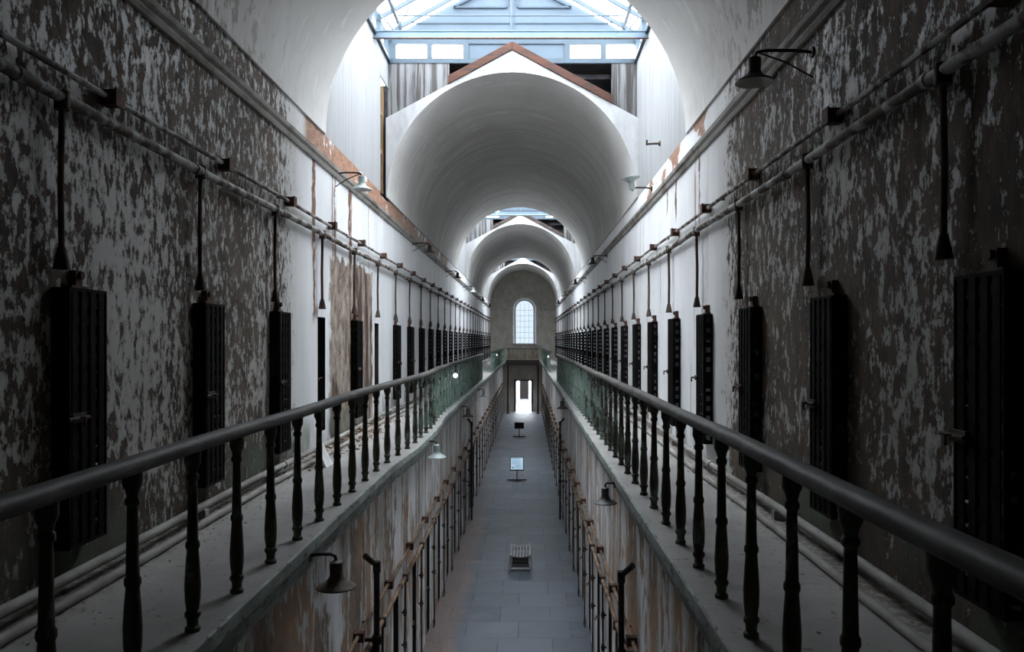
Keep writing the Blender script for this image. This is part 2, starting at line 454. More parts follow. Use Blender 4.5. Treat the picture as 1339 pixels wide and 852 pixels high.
# string course high on both upper walls
for nm, X, s in (('trim_3', XL, 1), ('trim_4', XR, -1)):
    prof = [(-.01 * s, 2.50), (.03 * s, 2.50), (.045 * s, 2.535), (.045 * s, 2.555), (.075 * s, 2.585), (.085 * s, 2.63), (.02 * s, 2.66), (-.01 * s, 2.66)]
    m = MB().sweep([(a, b) for a, b in prof], [(X, y, EYE) for y in (Y0, 20, 40, YEND)])
    struct(m.build(nm, M['string']))

# barrel vaults
def vault(name, ya, yb):
    m = MB(); n = 56; ny = max(2, int((yb - ya) / 1.2)); i0 = 0
    pts = [(XL, SPR)] + [(XC - R * math.cos(math.pi * k / n), SPR + R * math.sin(math.pi * k / n)) for k in range(n + 1)] + [(XR, SPR)]
    for j in range(ny + 1):
        y = ya + (yb - ya) * j / ny
        for x, z in pts: m.v.append((x, y, z))
    w = len(pts)
    for j in range(ny):
        for k in range(w - 1):
            m.f.append((j * w + k, (j + 1) * w + k, (j + 1) * w + k + 1, j * w + k + 1)); m.m.append(0)
    o = struct(m.build(name, M['vault'], smooth=True)); return o
edges = [Y0] + [e for g_ in GAPS for e in g_] + [YEND]
for k in range(4): vault('ceiling', edges[2 * k], edges[2 * k + 1])

def gable(name, yf, yb):
    """plastered gable end of a vault, from face yf back to yb"""
    m = MB(); n = 56
    def outline(x):
        t = 1 - abs(x - XC) / 2.65
        return EYE + 4.66 + max(0, t) * (6.08 - 4.66)
    for k in range(n):
        a0, a1 = math.pi * k / n, math.pi * (k + 1) / n
        x0, x1 = XC - R * math.cos(a0), XC - R * math.cos(a1)
        z0, z1 = SPR + R * math.sin(a0), SPR + R * math.sin(a1)
        for y in (yf, yb):
            m.quad((x0, y, z0), (x1, y, z1), (x1, y, outline(x1)), (x0, y, outline(x0)))
        m.quad((x0, yf, outline(x0)), (x1, yf, outline(x1)), (x1, yb, outline(x1)), (x0, yb, outline(x0)))
    for xa, xb in ((XL, XC - R), (XC + R, XR)):
        for y in (yf, yb): m.quad((xa, y, SPR), (xb, y, SPR), (xb, y, outline(xb)), (xa, y, outline(xa)))
    return struct(m.build(name, M['gable']))

SILL, EAVE, RIDGE = EYE + 5.91, EYE + 6.40, EYE + 7.88
def skylight(num, ya, yb):
    root = struct(empty('window_%d' % num, (XC, (ya + yb) / 2, SILL)))
    ox, oy, oz = root.location
    off = (-ox, -oy, -oz)
    gable('wall_gable', yb, yb + .24); gable('wall_gable', ya, ya - .24)
    wy0, wy1 = ya - .26, yb + .26
    # side boarding below the glazing
    b = MB()
    yl1 = yb - .62 if num == 2 else wy1
    b.box(XL - .03, XL, wy0, yl1, SPR, SILL); b.box(XR, XR + .03, wy0, wy1, SPR, SILL)
    if num == 2: b.box(XL - .03, XL, yl1, wy1, SILL - .55, SILL)
    struct(b.build('wall_boards', M['boards']))
    if num == 2:
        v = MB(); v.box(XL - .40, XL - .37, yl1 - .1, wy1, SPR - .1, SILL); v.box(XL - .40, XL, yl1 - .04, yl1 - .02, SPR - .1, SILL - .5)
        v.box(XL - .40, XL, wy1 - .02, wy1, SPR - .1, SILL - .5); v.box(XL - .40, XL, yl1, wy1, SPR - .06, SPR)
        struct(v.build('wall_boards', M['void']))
    # end boarding with the open roof void over the timbers
    e = MB()
    xo0, xo1 = -1.65, 1.80
    def over(m, x0, x1, y0, y1, top, clear):          # boarding cut to the curve of the vault below it
        n = max(4, int((x1 - x0) / .12))
        for k in range(n):
            a, b_ = x0 + (x1 - x0) * k / n, x0 + (x1 - x0) * (k + 1) / n
            za, zb = [max(EYE + 4.4, SPR + math.sqrt(max(0, R * R - (q - XC) ** 2)) + clear) for q in (a, b_)]
            m.hexa([(a, y0, za), (b_, y0, zb), (b_, y1, zb), (a, y1, za), (a, y0, top), (b_, y0, top), (b_, y1, top), (a, y1, top)])
    over(e, XL, xo0, yb + .245, yb + .28, SILL, .01); over(e, xo1, XR, yb + .245, yb + .28, SILL, .01)
    over(e, XL, XR, ya - .28, ya - .245, SILL, .01)
    struct(e.build('wall_boards', M['greyboards']))
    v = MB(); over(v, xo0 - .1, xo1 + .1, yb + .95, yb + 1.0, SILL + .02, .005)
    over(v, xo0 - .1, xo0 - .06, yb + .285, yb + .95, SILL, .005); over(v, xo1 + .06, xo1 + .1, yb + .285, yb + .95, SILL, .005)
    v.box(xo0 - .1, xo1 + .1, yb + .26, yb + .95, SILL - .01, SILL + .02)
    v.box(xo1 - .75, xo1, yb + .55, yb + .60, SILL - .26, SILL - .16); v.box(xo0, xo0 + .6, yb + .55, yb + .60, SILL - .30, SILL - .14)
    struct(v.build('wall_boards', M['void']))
    # glazing frame
    f, p, w = MB(), MB(), MB()
    for X, s in ((XL, 1), (XR, -1)):
        f.box(X - .06, X + .06, wy0, wy1, SILL, SILL + .07); f.box(X - .06, X + .06, wy0, wy1, EAVE - .06, EAVE + .02)
        n = 6
        for k in range(n + 1):
            y = ya + (yb - ya) * k / n
            f.box(X - .045, X + .045, y - .035, y + .035, SILL + .07, EAVE - .06)
        p.box(X - .004, X + .004, ya, yb, SILL + .07, EAVE - .06)
        # rafters, glass slope
        run = 2.65 + .0
        for k in range(n + 1):
            y = ya + (yb - ya) * k / n
            f.beam((X, y, EAVE), (XC, y, RIDGE), .05, .08)
        p.quad((X, ya, EAVE + .045), (X, yb, EAVE + .045), (XC, yb, RIDGE + .045), (XC, ya, RIDGE + .045))
        for t in (.12, .55):
            f.beam((X + (XC - X) * t, ya, EAVE + (RIDGE - EAVE) * t - .05), (X + (XC - X) * t, yb, EAVE + (RIDGE - EAVE) * t - .05), .06, .07)
    f.box(XC - .05, XC + .05, ya, yb, RIDGE - .08, RIDGE + .06)
    for yy, d in ((yb + .26, 1), (ya - .26, -1)):
        y0_, y1_ = min(yy, yy + .06 * d), max(yy, yy + .06 * d)
        yo0, yo1 = min(yy - .03 * d, yy + .06 * d), max(yy - .03 * d, yy + .06 * d)
        f.box(XL, XR, yo0, yo1, SILL - .02, SILL + .08); f.box(XL, XR, yo0, yo1, EAVE - .10, EAVE + .03)
        for xa, xb in ((XL, -2.79), (-2.13, -2.02), (-1.36, -1.24), (.80, .92), (1.57, 1.69), (2.30, XR)):
            f.box(xa, xb, yo0, yo1, SILL + .08, EAVE - .10)
        for xa, xb in ((-2.79, -1.36), (.92, 2.30)):
            p.box(xa, xb, yy + .02 * d - .004, yy + .02 * d + .004, SILL + .08, EAVE - .10)
        w.box(-1.24, .80, y0_, y1_, SILL, EAVE)
        # painted gable panel
        a, b_, c_ = (XL, EAVE), (XR, EAVE), (XC, RIDGE)
        fr, bk = yy, yy + .06 * d
        w.tri((a[0], fr, a[1]), (b_[0], fr, b_[1]), (c_[0], fr, c_[1])); w.tri((a[0], bk, a[1]), (b_[0], bk, b_[1]), (c_[0], bk, c_[1]))
        for t0, t1 in ((XL, XC), (XC, XR)):
            za, zb = (EAVE, RIDGE) if t0 == XL else (RIDGE, EAVE)
            w.quad((t0, fr, za), (t1, fr, zb), (t1, bk, zb), (t0, bk, za))
        ym = yy - .02 * d
        f.box(XC - .05, XC + .05, min(yy, ym), max(yy, ym), EAVE, RIDGE - .1)
        for sg in (-1, 1):      # two framed triangles in the gable
            q = [(XC + sg * .12, ym, EAVE + .68), (XC + sg * 1.25, ym, EAVE + .68), (XC + sg * .12, ym, EAVE + 1.24)]
            for u in range(3): f.beam(q[u], q[(u + 1) % 3], .04, .05, up=(0, 1, 0))
        f.beam((XL + .1, ym, EAVE + .35), (XR - .1, ym, EAVE + .35), .012, .03)
    f.build('window_frame', M['bluedark'], root, loc=off); p.build('pane', M['glass'], root, loc=off); w.build('gable_panel', M['blue'], root, loc=off)
    return root
for k, (a, b) in enumerate(GAPS): skylight(k + 2, a, b)

# ------------------------------------------------------------------ end wall with arched window and doorway
WX0, WX1, WB = -1.13, .75, EYE - .27
WCX, WR = (WX0 + WX1) / 2, (WX1 - WX0) / 2
WSP = EYE + 3.42 - WR
DX0, DX1, DT = -1.02, .50, EYE - 3.20
m = MB()
xs = sorted(set([XL - .1, XR + .1, DX0, DX1] + [WCX - WR * math.cos(math.pi * k / 20) for k in range(21)]))
TOPZ = SPR + R + .3
arc = lambda x: WSP + math.sqrt(max(0, WR * WR - (x - WCX) ** 2))
for a, b in zip(xs, xs[1:]):
    mid = (a + b) / 2
    zb = DT if DX0 < mid < DX1 else -.05
    if WX0 - 1e-6 < a and b < WX1 + 1e-6:
        m.quad((a, YEND, zb), (b, YEND, zb), (b, YEND, WB), (a, YEND, WB))
        m.quad((a, YEND, arc(a)), (b, YEND, arc(b)), (b, YEND, TOPZ), (a, YEND, TOPZ))
    else:
        m.quad((a, YEND, zb), (b, YEND, zb), (b, YEND, TOPZ), (a, YEND, TOPZ))
yr = YEND + .45
for xx in (DX0, DX1): m.quad((xx, YEND, 0), (xx, yr, 0), (xx, yr, DT), (xx, YEND, DT))
m.quad((DX0, YEND, DT), (DX1, YEND, DT), (DX1, yr, DT), (DX0, yr, DT))
struct(m.build('wall_end', M['endwall']))
def arch_pts(rr, n=24): return [(WCX - rr, WB)] + [(WCX - rr * math.cos(math.pi * k / n), WSP + rr * math.sin(math.pi * k / n)) for k in range(n + 1)] + [(WCX + rr, WB)]
win = struct(empty('window_1', (WCX, YEND + .3, WB))); wo = (-WCX, -(YEND + .3), -WB)
fr = MB(); A, B = arch_pts(WR), arch_pts(WR - .16)
for k in range(len(A) - 1):    # splayed white reveal and the frame ring
    fr.quad((A[k][0], YEND - .01, A[k][1]), (A[k + 1][0], YEND - .01, A[k + 1][1]), (B[k + 1][0], YEND + .3, B[k + 1][1]), (B[k][0], YEND + .3, B[k][1]))
fr.quad((A[0][0], YEND - .01, WB), (A[-1][0], YEND - .01, WB), (B[-1][0], YEND + .3, WB + .02), (B[0][0], YEND + .3, WB + .02))
fr.build('window_reveal', M['white'], win, loc=wo)
fr = MB(); C = arch_pts(WR - .22)
for k in range(len(B) - 1):
    fr.hexa([(B[k][0], YEND + .29, B[k][1]), (B[k + 1][0], YEND + .29, B[k + 1][1]), (B[k + 1][0], YEND + .35, B[k + 1][1]), (B[k][0], YEND + .35, B[k][1]),
             (C[k][0], YEND + .29, C[k][1]), (C[k + 1][0], YEND + .29, C[k + 1][1]), (C[k + 1][0], YEND + .35, C[k + 1][1]), (C[k][0], YEND + .35, C[k][1])])
for k in range(1, 4): fr.box(WCX - .72 + .36 * k - .008, WCX - .72 + .36 * k + .008, YEND + .31, YEND + .33, WB, WSP + .5)
for k in range(1, 7): fr.box(WCX - WR + .2, WCX + WR - .2, YEND + .31, YEND + .33, WB + .45 * k - .008, WB + .45 * k + .008)
fr.build('window_frame', M['bluedark'], win, loc=wo)
gl = MB()
for k in range(len(C) // 2):
    a, b = C[k], C[k + 1]; q = len(C) - 1
    gl.quad((a[0], YEND + .34, a[1]), (C[q - k][0], YEND + .34, C[q - k][1]), (C[q - k - 1][0], YEND + .34, C[q - k - 1][1]), (b[0], YEND + .34, b[1]))
gl.build('pane', M['endglass'], win, loc=wo)
sl = MB().box(WX0 - .25, WX1 + .25, YEND - .14, YEND + .02, WB - .14, WB - .01)
struct(sl.build('windowsill', M['string']))
# hood mould round the window, running level to the side walls
hm = MB(); H0, H1 = arch_pts(WR + .30), arch_pts(WR + .42)
H0, H1 = H0[1:-1], H1[1:-1]
for k in range(len(H0) - 1):
    hm.hexa([(H0[k][0], YEND - .06, H0[k][1]), (H0[k + 1][0], YEND - .06, H0[k + 1][1]), (H0[k + 1][0], YEND, H0[k + 1][1]), (H0[k][0], YEND, H0[k][1]),
             (H1[k][0], YEND - .06, H1[k][1]), (H1[k + 1][0], YEND - .06, H1[k + 1][1]), (H1[k + 1][0], YEND, H1[k + 1][1]), (H1[k][0], YEND, H1[k][1])])
hm.box(XL, WCX - WR - .30, YEND - .06, YEND, WSP - .06, WSP + .06); hm.box(WCX + WR + .30, XR, YEND - .06, YEND, WSP - .06, WSP + .06)
struct(hm.build('trim_5', M['string']))
# doorway lining, bright yard beyond with a further doorway
d = struct(empty('door_1', ((DX0 + DX1) / 2, YEND, 0)))
do = (-(DX0 + DX1) / 2, -YEND, 0)
j = MB().box(DX0, DX0 + .13, YEND - .03, YEND + .3, 0, DT).box(DX1 - .13, DX1, YEND - .03, YEND + .3, 0, DT).box(DX0 + .13, DX1 - .13, YEND - .03, YEND + .3, DT - .1, DT)
j.build('door_frame', M['gate'], d, loc=do)
m = MB(); m.quad((-8, YEND + .4, 0), (8, YEND + .4, 0), (8, 74, 0), (-8, 74, 0))
m.box(-8, 8, 74, 74.3, -.1, 4.2)
struct(m.build('ground_yard', M['yard']))
dd = struct(MB().box(-.62, .12, 73.9, 74.02, .40, 2.85).build('door_2', M['gate']))
struct(MB().box(-.86, -.70, 73.85, 74.02, 0, 3.1).box(.18, .34, 73.85, 74.02, 0, 3.1).box(-.86, .34, 73.85, 74.02, 3.1, 3.3).build('trim_6', M['white']))

# ------------------------------------------------------------------ end balcony
root = tag(empty('footbridge', (XC, 64.2, GF - .26)), 'dark footbridge crossing between the galleries below the arched end window', 'footbridge')
off = (-XC, -64.2, -(GF - .26))
MB().box(EL + .08, ER - .08, 63.35, 64.98, GF - .06, GF).build('deck', M['gallery'], root, loc=off)
MB().box(EL + .08, ER - .08, 63.28, 63.36, GF - .42, GF + .03).build('edge_beam', M['iron'], root, loc=off)
pb = MB()
for k in range(8):
    xa = EL + .12 + k * (ER - EL - .24) / 8
    pb.box(xa + .01, xa + (ER - EL - .24) / 8 - .01, 63.40, 63.43, GF + .08, GF + .86)
pb.build('parapet_panel', simple('olive_boards', (.20, .185, .14), (.12, .10, .075), 4, .8, 0, (1, 1, .5)), root, loc=off)
MB().box(EL + .08, ER - .08, 63.36, 63.46, GF + .86, GF + .96).build('handrail', M['rail'], root, loc=off)
for nm, xx in (('under the window', -1.50), ('b', .88)):
    p = MB().tube([(0, 0, 0), (0, 0, GF - .43)], .075, 12).box(-.14, .14, -.14, .14, 0, .05).box(-.13, .13, -.12, .12, GF - .49, GF - .43)
    o = p.build('support_post', M['iron'], loc=(xx, 63.45, 0))
    tag(o, 'dark iron post under the end footbridge, %s of the bright doorway' % ('left-side' if xx < 0 else 'right-side'), 'post', 'posts under the end footbridge')

# ------------------------------------------------------------------ balustrades
BAL = [(.045, 0), (.045, .022), (.033, .032), (.035, .068), (.047, .084), (.047, .102), (.036, .114), (.045, .17), (.0475, .25), (.041, .36), (.034, .44), (.042, .455),
       (.042, .478), (.033, .492), (.0285, .7), (.0265, .81), (.037, .822), (.037, .842), (.028, .855), (.036, .885), (.049, .91), (.049, .968)]
BAL = [(r_ * .9, z_) for r_, z_ in BAL]
bal_mesh = None
RAILP = [(.0575 * math.copysign(abs(math.cos(t)) ** .7, math.cos(t)), .04 * math.copysign(abs(math.sin(t)) ** .8, math.sin(t)) + 1.0) for t in [2 * math.pi * k / 18 for k in range(18)]]
def balustrade(X, y0, y1, ystart, sp, label, left, kinky):
    global bal_mesh
    root = tag(empty('balustrade', (X, y0, GF)), label, 'balustrade', 'iron balustrades along the galleries')
    n = int((y1 - y0) / .5); path = []
    for k in range(n + 1):
        y = y0 + (y1 - y0) * k / n
        path.append((wl(y) if left else 0.0, y - y0, .004 * math.sin(y * 1.7)))
    h = MB().sweep(RAILP, path)
    h.build('handrail', M['rail'], root, smooth=True)
    y = ystart
    while y < y1 - .05:
        if y > y0 + .02:
            if bal_mesh is None:
                o = MB().lathe(BAL, 14).build('baluster', M['bal'], root, smooth=True); bal_mesh = o
            else:
                o = bal_mesh.copy(); COL.objects.link(o); o.parent = root
            o.location = ((wl(y) if left else 0.0), y - y0, 0); o.rotation_euler = (0, 0, random.random() * 6)
        y += sp
balustrade(BL, 1.0, 32.3, 1.70, .662, 'iron balustrade of the left-side gallery, long stretch starting beside the camera', True, 1)
balustrade(BR, 1.0, 31.6, 1.65, .652, 'iron balustrade of the right-side gallery, long stretch starting beside the camera', False, 0)
balustrade(BL + .06, 38.9, 63.2, 39.0, .66, 'green iron balustrade far along the left-side gallery, beyond the gap in the railing', False, 0)
balustrade(BR - .06, 38.9, 63.2, 39.0, .66, 'green iron balustrade far along the right-side gallery, beyond the gap in the railing', False, 0)

# ------------------------------------------------------------------ cell gates
def make_gate(w, h, label, group, loc, rz, pr=.12):
    """strap-iron cage gate standing proud of the doorway; its perforated cheeks let light through"""
    r = tag(empty('cell_gate', loc, rz), label, 'cell door', group)
    w2, t = w / 2 + .005, .022
    f = MB()
    for sg in (-1, 1):
        ya, yb = sorted((sg * w2, sg * (w2 - .012)))
        f.box(.002, .026, ya, yb, .0, h); f.box(pr - .03, pr, ya, yb, .0, h)
    f.box(.002, pr, -w2 + .012, w2 - .012, h - .02, h); f.box(.002, pr, -w2 + .012, w2 - .012, 0, .02)
    f.build('gate_frame', M['gate'], r)
    nh = int(h / .118)
    for sg in (-1, 1):
        c = MB(); ya, yb = sorted((sg * (w2 - .001), sg * (w2 - .010)))
        for k in range(nh + 1):
            z = .02 + (h - .04) * k / nh
            c.box(.026, pr - .03, ya, yb, max(0.0, z - .03), min(h, z + .03))
        c.box(.026, pr - .03, ya, yb, h * .5 - .12, h * .5 + .06); c.box(.022, .030, ya, yb, 0, h); c.box(pr - .034, pr - .026, ya, yb, 0, h)
        c.build('side_strap', M['gate'], r)
    l = MB(); nv = 4
    for k in range(nv):
        y = (-w2 + .012) + (2 * w2 - .024) * (k + .5) / nv
        l.box(pr - .010, pr - .002, y - .030, y + .030, .02, h - .02)
    for k in range(nh):
        z = .02 + (h - .04) * (k + .5) / nh
        l.box(pr - .016, pr - .010, -w2 + .012, w2 - .012, z - .033, z + .033)
    l.build('lattice', M['gate'], r)
    b = MB().box(pr, pr + .022, -w2 + .0, -w2 + .15, h * .5 - .03, h * .5 + .03); b.tube([(pr + .032, -w2 - .07, h * .5), (pr + .032, -w2 + .16, h * .5)], .012, 8)
    b.tube([(pr + .02, -w2 + .05, h * .5), (pr + .07, -w2 + .05, h * .5 + .005), (pr + .07, -w2 + .05, h * .5 - .05)], .010, 8)
    b.build('bolt', M['darkpipe'], r)
    g = MB().box(.0, .05, -.03, .05, h + .0, h + .12); g.box(.0, .06, -.09, .11, h + .0, h + .022); g.tube([(.03, .01, h + .09), (.075, .01, h + .09)], .026, 10)
    g.build('hanger_bracket', M['box'], r)
    for z in (.25, h - .28):
        MB().tube([(pr * .5, w2 + .012, z - .05), (pr * .5, w2 + .012, z + .05)], .014, 8).box(0, pr * .5, w2 + .001, w2 + .01, z - .02, z + .02).build('hinge', M['gate'], r)
    return r
proto = None
for side, X, lst, rz in (('left-side', XL, upl, 0), ('right-side', XR, upr, math.pi)):
    proto = None
    for k, y in enumerate(lst):
        if rz == 0 and k in (3, 5): continue            # two doorways stand open without their gates
        lab = 'black iron lattice cell door in the %s doorway along the %s gallery' % (ORD[k], side)
        grp = 'cell doors on the %s gallery' % side.replace('-side', '')
        if proto is None: proto = make_gate(UD_W, UD_T - UD_B, lab, grp, (X, y, UD_B), rz)
        else: dup(proto, (X, y, UD_B), rz, lab, grp)
proto = None
for side, X, rz in (('left-side', LXL, 0), ('right-side', LXR, math.pi)):
    for k, y in enumerate(lowys[3:]):
        lab = 'dark ground-floor cell door, %s in the row under the %s gallery' % (ORD[k], side)
        grp = 'cell doors under the %s gallery' % side.replace('-side', '')
        xg = X - (.145 if rz == 0 else -.145)
        if proto is None: proto = make_gate(LD_W - .06, LD_T - LD_B - .15, lab, grp, (xg, y, LD_B), rz)
        else: dup(proto, (xg, y, LD_B), rz, lab, grp)

o = MB().tube([(0, -.215, 0), (0, .215, .01)], .012, 8).box(-.02, .02, -.04, .0, -.02, .02).build('door_bar', M['box'], smooth=False, loc=(XL - .05, upl[3], EYE - .56))
tag(o, 'thin rusty bar across the open gateless doorway before the broken plaster patch', 'bar')

# ------------------------------------------------------------------ wall pipes
def conduit(X, s, z, boxes, y1, label, group, bs=.12, mat='pipe'):
    r = tag(empty('wall_conduit', (X, Y0 + .05, z)), label, 'conduit', group)
    p = MB().tube([(s * .055, (y1 - Y0) * k / 40, .006 * math.sin(k * 2.1)) for k in range(41)], .022, 8)
    for k in range(0, 40, 2): p.box(min(0, s * .06), max(0, s * .06), (y1 - Y0) * k / 40 - .015, (y1 - Y0) * k / 40 + .015, -.012, .012)
    p.build('pipe', M[mat], r, smooth=True)
    bm = None
    for y in boxes:
        if bm is None:
            q = MB().box(min(s * .005, s * (bs + .005)), max(s * .005, s * (bs + .005)), -bs / 2, bs / 2, -bs / 2, bs / 2)
            q.box(min(s * (bs + .005), s * (bs + .018)), max(s * (bs + .005), s * (bs + .018)), -bs / 2 - .008, bs / 2 + .008, -bs / 2 - .008, bs / 2 + .008)
            q.tube([(s * .055, -bs / 2 - .04, 0), (s * .055, bs / 2 + .04, 0)], .034, 10)
            o = q.build('junction_box', M['box'], r, smooth=True); bm = o
        else:
            o = bm.copy(); COL.objects.link(o); o.parent = r
        o.location = (0, y - Y0 - .05, random.uniform(-.012, .012))
conduit(XL, 1, EYE + 1.69, [y + .40 for y in [3.09] + upl], 64.8, 'thin conduit with rusty junction boxes high along the left-side gallery wall', 'conduits on the upper walls', .105)
conduit(XR, -1, EYE + 1.665, [y - .10 for y in upr], 64.8, 'thin conduit with rusty junction boxes high along the right-side gallery wall', 'conduits on the upper walls', .105)
conduit(LXL, 1, EYE - 3.33, [9.05 + 1.95 * n for n in range(-1, 28)], 64.8, 'thin conduit with rusty boxes along the left-side wall below the gallery', 'conduits on the lower walls', .10, 'lowpipe')
conduit(LXR, -1, EYE - 3.38, [9.05 + 1.95 * n for n in range(-1, 28)], 64.8, 'thin conduit with rusty boxes along the right-side wall below the gallery', 'conduits on the lower walls', .10, 'lowpipe')

def pipe_with_drops(X, s, z, drops, zbot, label, group, mat, r0=.037, toe=False):
    r = tag(empty('water_pipe', (X, Y0 + .05, z)), label, 'pipe', group)
    L = 64.8 - Y0
    p = MB().tube([(s * .07, L * k / 60, .010 * math.sin(k * 1.3)) for k in range(61)], r0, 10)
    for k in range(1, 60, 2): p.tube([(s * .07, L * k / 60 - .05, .010 * math.sin(k * 1.3)), (s * .07, L * k / 60 + .05, .010 * math.sin(k * 1.3))], r0 * 1.25, 10)
    p.build('main_pipe', M[mat], r, smooth=True)
    dm = None
    for k, y in enumerate(drops):
        if dm is None:
            q = MB(); e = zbot - z
            q.tube([(s * .07, 0, 0), (s * .07, 0, -.10), (s * .062, 0, e * .5), (s * .066, .004, e + .12)], .015 if toe else .019, 8)
            q.tube([(s * .07, 0, .046), (s * .07, 0, -.07)], .046, 10)
            if not toe:
                q.tube([(s * .066, .004, e + .14), (s * .066, .004, e + .06), (s * .066, .004, e)], [.024, .042, .052], 10)
            else:
                q.tube([(s * .066, .004, e + .13), (s * .068, .004, e)], .022, 8)
                for zz in (-.55, -1.05): q.tube([(s * .012, .0, zz), (s * .095, 0, zz)], .018, 8); q.tube([(s * .064, 0, zz + .05), (s * .064, 0, zz - .05)], .026, 8)
                q.tube([(s * .068, 0, e + .03), (s * .068, -.14, e + .02)], .016, 8)
            o = q.build('drop_pipe', M['darkpipe'], r, smooth=True); dm = o
        else:
            o = dm.copy(); COL.objects.link(o); o.parent = r
        o.location = (0, y - Y0 - .05, 0)
pipe_with_drops(XL, 1, EYE + 1.50, [y - .22 for y in upl], EYE + .44, 'long pipe with short drops over each cell door on the left-side gallery', 'pipes on the upper walls', 'pipe')
pipe_with_drops(XR, -1, EYE + 1.46, [y + .42 for y in upr], EYE + .44, 'long pipe with short drops over each cell door on the right-side gallery', 'pipes on the upper walls', 'pipe')
lowdrops = [9.75 + 1.95 * n for n in range(-1, 28)]
pipe_with_drops(LXL, 1, EYE - 3.66, [y + .72 for y in lowdrops], .005, 'long pipe with drops to the floor along the left-side ground-floor wall', 'pipes on the lower walls', 'lowpipe', r0=.030, toe=True)
pipe_with_drops(LXR, -1, EYE - 3.70, [y + .72 for y in lowdrops], .005, 'long pipe with drops to the floor along the right-side ground-floor wall', 'pipes on the lower walls', 'lowpipe', r0=.030, toe=True)

def floor_pipe(X, dz, r, label, sag=0):
    L = 63.5 - Y0; y0 = Y0 + .1; pts = []
    for k in range(60):
        y = y0 + L * k / 59
        pts.append((.02 * math.sin(y * .9 + X), y - y0, r + dz + (sag * max(0, math.sin(y * .45)))))
    o = MB().tube(pts, r, 10)
    for k in range(3, 58, 6): o.tube([(pts[k][0], pts[k][1] - .05, pts[k][2]), (pts[k][0], pts[k][1] + .05, pts[k][2])], r * 1.3, 10)
    if dz > .02:
        for k in range(1, 59, 4): o.box(pts[k][0] - .05, pts[k][0] + .05, pts[k][1] - .04, pts[k][1] + .04, 0, pts[k][2] - r * .6)
    tag(o.build('floor_pipe', M['floorpipe'], smooth=True, loc=(X, y0, GF)), label, 'pipe', 'pipes along the gallery floors')
floor_pipe(-2.72, 0, .032, 'pale pipe lying on the left-side gallery floor, outer of the two')
floor_pipe(-2.86, .07, .034, 'pale pipe raised on blocks along the left-side gallery wall foot')
floor_pipe(2.02, 0, .030, 'pale pipe lying on the right-side gallery floor, outer of the two')
floor_pipe(2.20, .06, .036, 'pale pipe raised on blocks along the right-side gallery wall foot')

# standpipes with an elbow into the wall, under the galleries
def standpipe(LX, s, y, label):
    x = s * .165
    p = MB().tube([(s * .05, -.13, .13), (x * .6, -.06, .06), (x, 0, -.02), (x, 0, -.12), (x, 0, -(EYE - 2.66) + .004)], .035, 10)
    p.tube([(x, 0, .03), (x, 0, -.10)], .047, 10)
    for z in (-.9, -1.9): p.tube([(x, 0, z + .05), (x, 0, z - .05)], .056, 10); p.box(min(s * .01, x), max(s * .01, x), -.02, .02, z - .02, z + .02)
    tag(p.build('standpipe', M['iron'], smooth=True, loc=(LX, y, EYE - 2.66)), label, 'pipe', 'standpipes under the galleries')
standpipe(LXL, 1, 9.55, 'dark bent-topped standpipe on the left-side lower wall beside the closest bell lamp')
standpipe(LXL, 1, 25.9, 'dark bent-topped standpipe far down the left-side lower wall, reaching the floor')
standpipe(LXR, -1, 9.15, 'dark bent-topped standpipe on the right-side lower wall, close and cut by frame')
standpipe(LXR, -1, 26.0, 'dark bent-topped standpipe far down the right-side lower wall')

# ------------------------------------------------------------------ gooseneck lamps
SHADE = [(.026, .0), (.05, -.012), (.052, -.03), (.050, -.11), (.058, -.135), (.085, -.165), (.135, -.19), (.155, -.205), (.157, -.215), (.15, -.214), (.125, -.2), (.08, -.178), (.045, -.14), (.04, -.05)]
def lamp(wx, s, x, y, h, label, group, dark=True, brace=True, tilt=0.0, sc=1.0, up=.0):
    """wall face at wx, shade axis at x, rim height h"""
    top = .215 * sc
    r = tag(empty('gooseneck_wall_lamp', (wx, y, EYE + h + top)), label, 'lamp', group)
    dx = x - wx
    a = MB().tube([(0, 0, .035), (dx * .35, 0, .05), (dx * .80, 0, .05), (dx * .96, 0, .035), (dx, 0, -.01)], .014 * sc, 8)
    a.tube([(0, 0, .035), (s * .02, 0, .035)], .045, 12)
    a.build('arm', M['iron'], r, smooth=True)
    if brace: MB().tube([(0, 0, -.17), (dx * .45, 0, -.05), (dx * .92, 0, .03)], .008, 6).build('brace', M['iron'], r, smooth=True)
    from mathutils import Matrix
    rot = Matrix.Rotation(tilt, 3, 'Y') @ Matrix.Scale(sc, 3)
    sh = MB().lathe(SHADE[:9], 24, (dx, 0, 0), rot=rot)
    sh.f.pop(); sh.m.pop()
    for j in range(0): pass
    i0 = len(sh.v)
    sh2 = MB().lathe(SHADE[8:], 24, (dx, 0, 0), rot=rot)
    sh2.f = sh2.f[:-2] + sh2.f[-1:]; sh2.m = sh2.m[:-2] + sh2.m[-1:]
    sh.build('lamp_shade', M[{True: 'iron', False: 'enamel'}.get(dark, dark)], r, smooth=True)
    sh2.build('shade_lining', M['underside'], r, smooth=True)
    return r
gu, gl_ = 'bell lamps high on the gallery walls', 'bell lamps below the gallery edges'
lamp(XR, -1, 1.86, 6.56, 2.10, 'black bell-shaped gooseneck lamp high on the right-side wall, largest and closest to camera', gu)
lamp(XR, -1, 1.97, 15.0, 2.56, 'pale green bell lamp turned upwards under the first skylight, right-side wall', gu, dark=False, brace=False, tilt=math.radians(172), sc=1.1)
for y, w_ in ((23.4, 'first vault beyond the first skylight'), (31.8, 'end of the long middle vault'), (40.2, 'far third vault'), (48.6, 'very far end of the third vault')):
    lamp(XR, -1, 1.92, y, 2.2, 'dark bell lamp on the right-side wall under the %s' % w_, gu)
